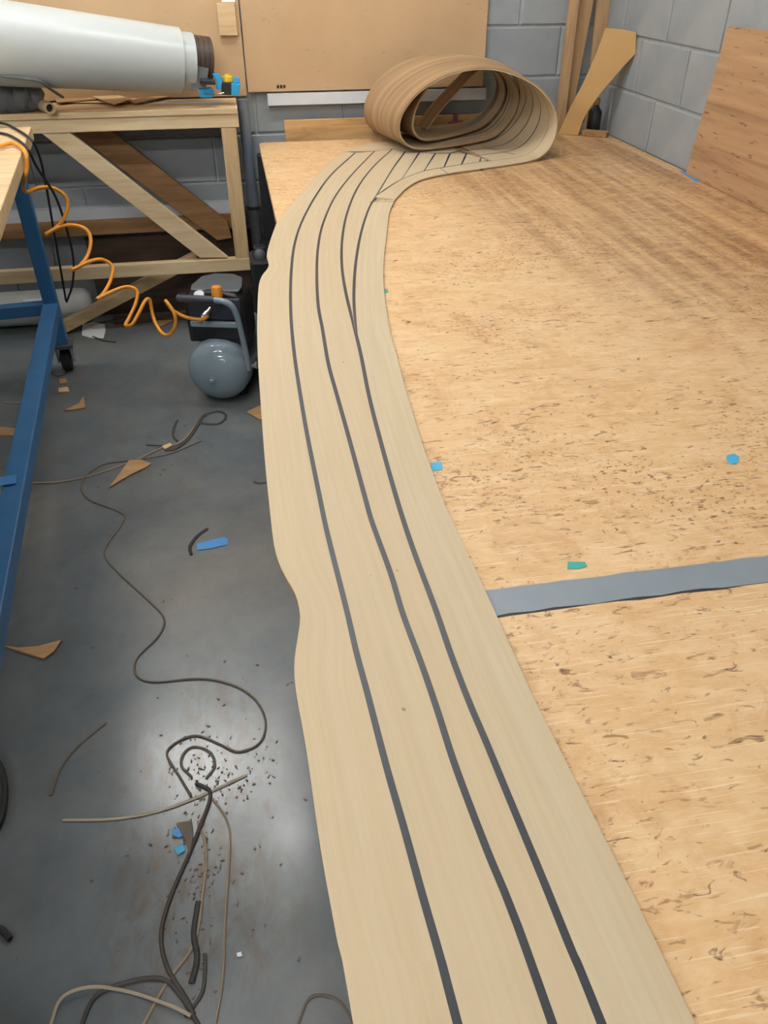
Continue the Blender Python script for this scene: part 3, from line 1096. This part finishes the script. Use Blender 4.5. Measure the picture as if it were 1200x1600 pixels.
comp = thing('air_compressor', cw(0, .2, 0), 'small portable air compressor with grey tank and black motor cover', 'compressor')
axis = RZ @ Vector((0, 1, 0))
rt_ = .1225
zt = .132
dome = [(-.074 * math.cos(a), rt_ * math.sin(a)) for a in [R(4 + 86 * i / 10) for i in range(11)]]
back_dome = [(.36 + .052 * math.sin(a), rt_ * math.cos(a)) for a in [R(86 * i / 8) for i in range(9)]]
MB().lathe(cw(0, 0, zt), axis, dome + [(.03, rt_), (.032, rt_ + .0015), (.042, rt_ + .0015), (.044, rt_)] + back_dome, 44).build('tank', M['tank'], comp, smooth=True)
MB().lathe(cw(-.012, -.069, zt - .012), -axis, [(0, .017), (.008, .016), (.008, .009), (.014, .008), (.016, .004)], 18).build('drain_plug', M['tank'], comp, smooth=True)
# motor cover: rounded outline, side walls then a domed lid
SX = ((-.117, .0), (-.121, .125), (-.112, .172), (-.09, .194), (-.03, .204), (.03, .204), (.085, .194), (.108, .172), (.118, .125), (.118, .0))
mb = MB()
rows = [(.030, 1.0, 0), (.05, 1.0, .004), (.13, 1.0, .008), (.19, .93, .002), (.225, .80, -.012)]
for y, k, dz in rows:
    mb.v += [cw(x * k + .006, y, .235 + z * (.9 + .1 * k) + (dz if z > .1 else 0)) for x, z in SX]
n_ = len(SX)
for r_ in range(len(rows) - 1):
    for i in range(n_):
        a, b = r_ * n_ + i, r_ * n_ + (i + 1) % n_
        mb.f.append((a, b, b + n_, a + n_))
mb.f += [tuple(range(n_ - 1, -1, -1)), tuple((len(rows) - 1) * n_ + i for i in range(n_))]
mb.build('motor_cover', M['black'], comp, smooth=True, bevel=.006)
lid = [(-.088, .045, .434), (.098, .045, .434), (.104, .08, .441), (.085, .165, .446), (.04, .205, .444), (-.035, .205, .444), (-.075, .165, .446), (-.094, .08, .441)]
MB().prism([cw(x + .004, y, z) for x, y, z in lid], (0, 0, .008)).build('top_lid', M['dark_grey'], comp, bevel=.004)
MB().box(cw(.006, .027, .376), (.205, .014, .085), rz=CA).build('control_panel', M['grip'], comp, bevel=.006)
MB().box(cw(.006, .022, .315), (.205, .018, .024), rz=CA).build('mounting_plate', M['tank'], comp, bevel=.006)
MB().box(cw(.006, .036, .278), (.20, .03, .05), rz=CA).build('lower_grille', M['black_rubber'], comp, bevel=.004)
MB().lathe(cw(.030, .004, .432), (0, 0, 1), [(0, .014), (.0, .0205), (.036, .0195), (.040, .016)], 22).build('pressure_knob', M['orange'], comp, smooth=True)
MB().lathe(cw(.030, .012, .402), (0, -.1, 1), [(0, .012), (.032, .012)], 14).build('regulator', M['dark_grey'], comp, smooth=True)
MB().lathe(cw(-.045, .024, .424), RZ @ Vector((0, -.55, .8)), [(0, .020), (.012, .020), (.014, .017)], 20).build('pressure_gauge', M['zinc'], comp, smooth=True)
hp = spline([cw(.121, -.005, .140), cw(.119, -.006, .20), cw(.111, -.012, .30), cw(.102, -.022, .378), cw(.088, -.03, .414), cw(.06, -.034, .430), cw(.02, -.034, .434)], 7)
MB().tube(hp, .0115, 12).build('handle_tube', M['tank'], comp, smooth=True)
MB().tube([cw(.028, -.034, .434), cw(.005, -.034, .434), cw(-.085, -.03, .433), cw(-.115, -.024, .432)], [.0135, .015, .015, .0125], 14).build('grip', M['grip'], comp, smooth=True)
MB().tube([cw(-.110, -.024, .432), cw(-.118, .01, .427), cw(-.112, .05, .415)], .0105, 10).build('handle_tube', M['black'], comp, smooth=True)
MB().lathe(cw(.132, .015, .148), RZ @ Vector((1, 0, .2)), [(-.01, .009), (.012, .009), (.014, .016), (.024, .016), (.026, .010)], 12).build('clamp_bolt', M['steel'], comp, smooth=True)
ca, cb = cw(-.008, .02, .378), cw(-.040, -.04, .345)
MB().tube([ca, ca.lerp(cb, .3), ca.lerp(cb, .31), ca.lerp(cb, .6), ca.lerp(cb, .61), cb], [.011, .011, .0135, .0135, .010, .009], 12).build('coupling', M['steel'], comp, smooth=True)
for x, y in ((-.07, .06), (.07, .06), (-.07, .30), (.07, .30)):
    MB().lathe(cw(x, y, .001), (0, 0, 1), [(0, .018), (.006, .018), (.045, .011)], 12).build('rubber_foot', M['black_rubber'], comp, smooth=True)

# orange coiled hose between cart and compressor
hs = [(-30, 238, 0), (0, 228, .03), (22, 224, .03), (39, 237, .0), (42, 260, -.02), (38, 282, -.03), (40, 300, -.04), (64, 293, .02), (88, 296, .05), (105, 312, .05), (101, 339, .02), (86, 357, -.02),
      (71, 366, -.05), (94, 354, 0), (116, 352, .05), (135, 359, .06), (142, 376, .05), (137, 399, .02), (124, 416, -.03), (114, 421, -.05), (142, 408, 0), (161, 406, .04), (176, 417, .05),
      (172, 440, .02), (161, 459, -.03), (152, 467, -.05), (176, 455, 0), (199, 448, .04), (214, 455, .05), (212, 474, .03), (202, 496, 0), (196, 508, -.03), (206, 507, -.05), (217, 489, -.02),
      (227, 470, .02), (234, 469, .04), (238, 489, .04), (244, 507, .02), (255, 522, -.01), (266, 522, -.04), (274, 507, -.05), (272, 489, -.04), (259, 470, -.01), (270, 485, .0), (292, 496, .0), (315, 499, 0), (324, 494, 0)]
ends = cb + Vector((0, 0, 0))
pts = []
for i, (u, v, dy) in enumerate(hs):
    if i < 3:
        pts.append(at(u, v, z=.966))
        continue
    f = max(0, (i - 6) / (len(hs) - 7))
    Y = 3.10 - (3.10 - (cb.y - .005)) * f - .12 * max(0, 1 - (i - 6) / 5)
    if i < 6:
        Y = [2.86, 2.84, 2.83][i - 3] - dy
    pts.append(at(u, v, y=Y + dy))
pts.append(cb.lerp(ca, .12))
tag(MB().tube(spline(pts, 7), .0068, 9).build('air_hose', M['hose'], smooth=True), 'orange coiled air hose hanging from the blue cart to the compressor', 'hose')

# ------------------------------------------------------------------ blue cart
CD = Vector((-.1165, .9932, 0))                                   # long side, pointing away
CP = Vector((.9932, .1165, 0))
ANG = math.atan2(CD.y, CD.x) - math.pi / 2
KC = Vector((-.742, 3.345, 0))                                     # far right corner of the top


def kt(a, b, z):
    """a: along the cart from the far end towards the viewer, b: from the right side inwards"""
    v_ = KC - CD * a - CP * b
    return Vector((v_.x, v_.y, z))


cart = thing('blue_cart', kt(1.1, .55, 0), 'blue steel cart on casters with a pale wooden top', 'cart')
MB().box(kt(1.45, .55, .955 - .022), (1.1, 2.9, .044), rz=ANG).build('cart_top', M['pine_top'], cart, bevel=.003)
TW = .055
LEG = [(.06, .085), (.06, 1.02), (2.84, .155), (2.84, 1.02)]
for a, b in LEG:
    MB().box(kt(a, b, .52), (TW, TW, .78), rz=ANG).build('leg', M['blue_steel'], cart, bevel=.004)
for b in (.085, 1.02):
    MB().beam(kt(.04, b, .285), kt(2.86, b + (.07 if b < .5 else 0), .285), TW + .004, TW).build('side_rail', M['blue_steel'], cart, bevel=.004)
    MB().beam(kt(.06, b, .885), kt(2.84, b + (.07 if b < .5 else 0), .885), TW, TW).build('top_rail', M['blue_steel'], cart, bevel=.004)
for a in (.06, 2.84):
    MB().beam(kt(a, .085, .288), kt(a, 1.02, .288), TW - .004, TW - .006).build('cross_rail', M['blue_steel'], cart, bevel=.004)
    MB().beam(kt(a, .085, .885), kt(a, 1.02, .885), TW - .004, TW - .006).build('cross_rail', M['blue_steel'], cart, bevel=.004)
for a, b in LEG:
    cst = MB().box(kt(a, b, .124), (.09, .09, .014), rz=ANG).build('caster', M['dark_grey'], cart)
    for s_ in (-1, 1):
        MB().box(kt(a - .012, b + s_ * .030, .085), (.006, .06, .075), rz=ANG).build('fork', M['steel'], cst)
    MB().lathe(kt(a - .012, b - .022, .047), -CP, [(0, .030), (.004, .046), (.040, .046), (.044, .030)], 22).build('wheel', M['black_rubber'], cst, smooth=True)
    MB().lathe(kt(a - .012, b - .036, .047), -CP, [(0, .011), (.072, .011)], 10).build('axle', M['steel'], cst)
q = at(9, 751, z=.3165)
MB().box((q.x, q.y, .3165), (.055, .045, .0015), rz=ANG).build('tape_wrap', M['tape_bright'], cart)['label'] = 'bright blue tape stuck on the rail'

# bits on the cart
q = at(6, 236, z=.958)
tag(MB().tube(spline([kt(.52, .22, .975), kt(.50, .16, .978), kt(.47, .11, .975), kt(.44, .075, .972)], 5), [.014] * 6 + [.018] * 6 + [.015] * 4, 10).build('wooden_handle', M['pine_old'], smooth=True),
    'brown wooden handle lying on the cart top under the orange hose', 'handle')
bx2 = thing('black_box', at(-8, 195, z=.955), 'black power tool battery at the far end of the cart top', 'battery')
MB().box(kt(.10, .16, .955 + .028), (.09, .07, .055), rz=ANG).build('body', M['black'], bx2, bevel=.006)
MB().box(kt(.10, .16, .955 + .060), (.05, .05, .008), rz=ANG).build('contact_rail', M['dark_grey'], bx2)

for lab, l in (('black cable looping over the corner of the cart top, upper one',
                [(-40, 192, 0), (0, 192, 0), (22, 200, 0), (48, 218, 3.08), (62, 245, 3.13), (72, 290, 3.18), (84, 360, 3.30), (98, 440, 3.40), (103, 470, 3.44)]),
               ('black cable hanging off the cart top, lower one',
                [(-40, 205, 0), (0, 208, 0), (20, 214, 0), (42, 231, 2.94), (58, 262, 2.97), (88, 310, 3.08), (108, 372, 3.25), (115, 410, 3.36), (113, 445, 3.43), (104, 472, 3.47)])):
    P = [at(u, v, y=y) if y else at(u, v, z=.961) for u, v, y in l]
    tag(MB().tube(spline(P, 6), .0045, 8).build('cable', M['black_rubber'], smooth=True), lab, 'cable')

# ------------------------------------------------------------------ things on the floor
FZ = .0012


def strip(name, l, width, mat, label, cat='trimming', th=.35, lift=0.0, group='decking trimmings on the floor'):
    P = spline([at(u, v, z=FZ) for u, v in l], 6)
    n = len(P)
    for i, p_ in enumerate(P):
        p_.z = FZ + width * th / 2 + lift * (1 + math.sin(i * .35 + len(label))) * .5
    return tag(MB().tube(P, width / 2, 8, flat=th).build(name, M[mat], smooth=True), label, cat, group)


strip('trimming', [(315, 689), (262, 710), (210, 719), (165, 725), (139, 740), (127, 759), (139, 781), (187, 800), (193, 815), (169, 849), (165, 871), (187, 897), (240, 946), (257, 969), (247, 995),
                   (217, 1025), (210, 1044), (217, 1059), (243, 1066), (317, 1061), (369, 1073), (401, 1096), (415, 1129), (406, 1161), (373, 1175), (345, 1164), (308, 1150), (275, 1161), (261, 1180), (280, 1213), (299, 1245)],
      .0055, 'trim_grey', 'very long thin trimming snaking down the middle of the floor', th=.6)
strip('trimming', [(49, 755), (94, 753), (139, 744), (202, 723), (251, 701), (285, 689), (311, 656)], .008, 'trim_tan', 'tan trimming running from the blue rail towards the compressor')
strip('trimming', [(300, 1215), (284, 1197), (287, 1178), (303, 1167), (327, 1175), (336, 1196), (322, 1217)], .006, 'trim_grey', 'small looped trimming in the shiny floor patch')
strip('trimming', [(98, 1282), (177, 1280), (243, 1269), (299, 1250), (336, 1234), (386, 1211)], .0065, 'trim_pale', 'pale trimming lying crosswise through the shiny floor patch')
strip('trimming', [(166, 1129), (121, 1166), (93, 1203), (79, 1243)], .0065, 'trim_grey', 'lone curved trimming on bare floor beside the shiny patch')
strip('trimming', [(306, 1224), (329, 1241), (313, 1292), (294, 1339), (266, 1404), (252, 1460), (261, 1511), (289, 1558), (303, 1586)], .008, 'trim_dark', 'dark bowed trimming in the pile below the shiny patch', th=.6)
strip('trimming', [(327, 1241), (355, 1283), (359, 1329), (352, 1437), (348, 1530), (334, 1615)], .0045, 'trim_tan', 'straight thin trimming nearest the table in the trimming pile', th=.6)
strip('trimming', [(310, 1283), (322, 1329), (317, 1395), (303, 1474), (261, 1535), (216, 1615)], .006, 'trim_tan', 'tan trimming crossing over the dark ones in the pile')
strip('trimming', [(76, 1612), (98, 1563), (149, 1545), (205, 1551), (261, 1572), (299, 1590)], .006, 'trim_pale', 'pale arched trimming at the bottom of the trimming pile', lift=.01)
strip('trimming', [(124, 1612), (149, 1558), (201, 1535), (252, 1530), (280, 1553), (303, 1590), (320, 1620)], .008, 'trim_dark', 'dark arched trimming at the bottom of the trimming pile', th=.6)
strip('trimming', [(310, 1409), (303, 1460), (308, 1497), (299, 1537)], .011, 'trim_black', 'short black strip in the middle of the trimming pile')
strip('trimming', [(320, 1490), (320, 1520), (315, 1553), (289, 1590)], .007, 'trim_dark', 'short dark hooked trimming at the foot of the trimming pile')
strip('trimming', [(464, 1605), (481, 1563), (504, 1555), (532, 1567), (555, 1605)], .005, 'trim_grey', 'small arched trimming on the floor beside the table edge')
strip('trimming', [(324, 826), (307, 839), (297, 855), (299, 867)], .010, 'trim_black', 'short black curved strip beside the blue floor tape')
strip('trimming', [(229, 695), (250, 696), (270, 695)], .008, 'trim_dark', 'short dark strip left of the tangled offcuts')
strip('trimming', [(276, 659), (271, 672), (271, 682), (277, 690)], .009, 'trim_dark', 'small dark bent strip among the tangled offcuts')
strip('trimming', [(318, 650), (311, 660), (296, 684), (276, 700), (257, 704)], .014, 'trim_dark', 'thick dark strip in the tangled offcuts before the compressor')
strip('trimming', [(320, 648), (340, 643), (352, 648), (350, 657), (337, 663), (312, 661)], .011, 'trim_dark', 'dark looped strip on the floor right below the compressor tank')
strip('trimming', [(145, 526), (160, 532), (181, 535)], .010, 'trim_black', 'short black strip on the floor below the white paper')
strip('trimming', [(397, 753), (405, 755), (416, 754)], .008, 'trim_dark', 'tiny dark strip half under the decking sheet')
strip('trimming', [(8, 628), (22, 630), (40, 629)], .007, 'trim_pale', 'short pale strip under the blue cart rail')
strip('trimming', [(0, 503), (30, 499), (45, 494), (66, 492)], .010, 'trim_grey', 'brown strip on the floor behind the blue cart rail')
strip('trimming', [(75, 572), (85, 586), (98, 586), (108, 574)], .010, 'trim_dark', 'dark curl of trimming below the cart caster')
strip('floor_cable', [(-25, 1170), (0, 1199), (8, 1230), (7, 1262), (-4, 1297), (-40, 1340)], .016, 'black_rubber', 'black cable loop poking in at the edge beyond the shiny patch', 'cable', 1.0, group=None)
strip('floor_cable', [(-30, 1440), (0, 1453), (10, 1462), (17, 1470)], .012, 'black_rubber', 'black cable end lying low at the edge of the floor', 'cable', 1.0, group=None)


def flake(l, mat, label, name='floor_offcut', cat='offcut', th=.006, tilt=0.0, group='offcuts on the floor'):
    P = [at(u, v, z=FZ) for u, v in l]
    if tilt:
        P[0].z += tilt
    return tag(MB().prism(P, (0, 0, th)).build(name, M[mat]), label, cat, group)


flake([(202, 721), (220, 720), (237, 726), (228, 732), (205, 743), (171, 763), (185, 745)], 'offcut', 'brown pointed offcut on the tan trimming')
flake([(7, 1011), (30, 1014), (60, 1012), (97, 1002), (85, 1020), (69, 1031), (40, 1022)], 'offcut', 'brown curved offcut beside the cart rail, nearest the viewer')
flake([(386, 645), (407, 635), (412, 657), (404, 656)], 'offcut', 'brown offcut half hidden under the decking before the compressor')
flake([(101, 643), (124, 632), (131, 620), (134, 638), (118, 641)], 'offcut', 'small triangular offcut below the cart caster')
flake([(0, 669), (26, 671), (24, 682), (0, 681)], 'offcut', 'flat brown offcut under the blue cart')
flake([(92, 608), (106, 606), (109, 613), (92, 614)], 'veneer', 'tiny white chip below the cart caster')
flake([(93, 594), (103, 593), (106, 599), (94, 601)], 'offcut', 'tiny brown chip just under the cart caster')
flake([(253, 699), (266, 694), (270, 697), (258, 704)], 'veneer', 'tiny pale chip in the tangled offcuts')
flake([(230, 497), (258, 492), (271, 502), (250, 511)], 'offcut', 'square brown offcut on the floor behind the orange hose')
flake([(0, 507), (12, 504), (13, 508), (2, 510)], 'veneer', 'tiny pale chip behind the blue cart rail')
flake([(276, 1288), (300, 1285), (302, 1310), (297, 1338), (290, 1315)], 'trim_grey', 'brown scrap beside the blue scrap in the trimming pile')
flake([(129, 507), (147, 504), (164, 507), (165, 516), (162, 529), (141, 528), (128, 524)], 'white_paper', 'square white paper on the floor near the caster', 'floor_paper', 'paper', .002, group=None)
flake([(307, 850), (350, 839), (357, 842), (356, 851), (330, 857), (309, 860)], 'tape_bright', 'flat bright blue tape strip on the floor', 'floor_tape', 'tape', .001, group=None)
flake([(268, 1298), (290, 1292), (292, 1303), (280, 1310), (270, 1306)], 'tape_bright', 'crumpled blue scrap in the trimming pile', 'floor_tape', 'tape', .003, group=None)
flake([(272, 1327), (286, 1318), (289, 1330), (278, 1337)], 'tape_blue', 'small blue scrap lower in the trimming pile', 'floor_tape', 'tape', .003, group=None)
flake([(370, 1490), (377, 1488), (379, 1495), (371, 1496)], 'white_paper', 'tiny white crumb on bare floor beside the trimming pile', 'floor_chip', 'chip', .003, group=None)

# sawdust crumbs nobody could count
mb = MB()
random.seed(3)
for (u, v, ru, rv, n_) in ((340, 1205, 75, 40, 130), (310, 1340, 40, 150, 160), (280, 690, 70, 40, 40), (250, 850, 160, 250, 60), (300, 1300, 220, 260, 70), (90, 600, 40, 60, 20)):
    for k in range(n_):
        p_ = at(u + random.gauss(0, ru * .6), v + random.gauss(0, rv * .6), z=FZ)
        s_ = random.uniform(.001, .0034)
        mb.box((p_.x, p_.y, FZ + s_ * .25), (s_ * random.uniform(1, 2.8), s_, s_ * .5), rz=random.uniform(0, 3))
tag(mb.build('sawdust', M['trim_grey']), 'brown sawdust crumbs scattered over the concrete floor', 'sawdust', kind='stuff')
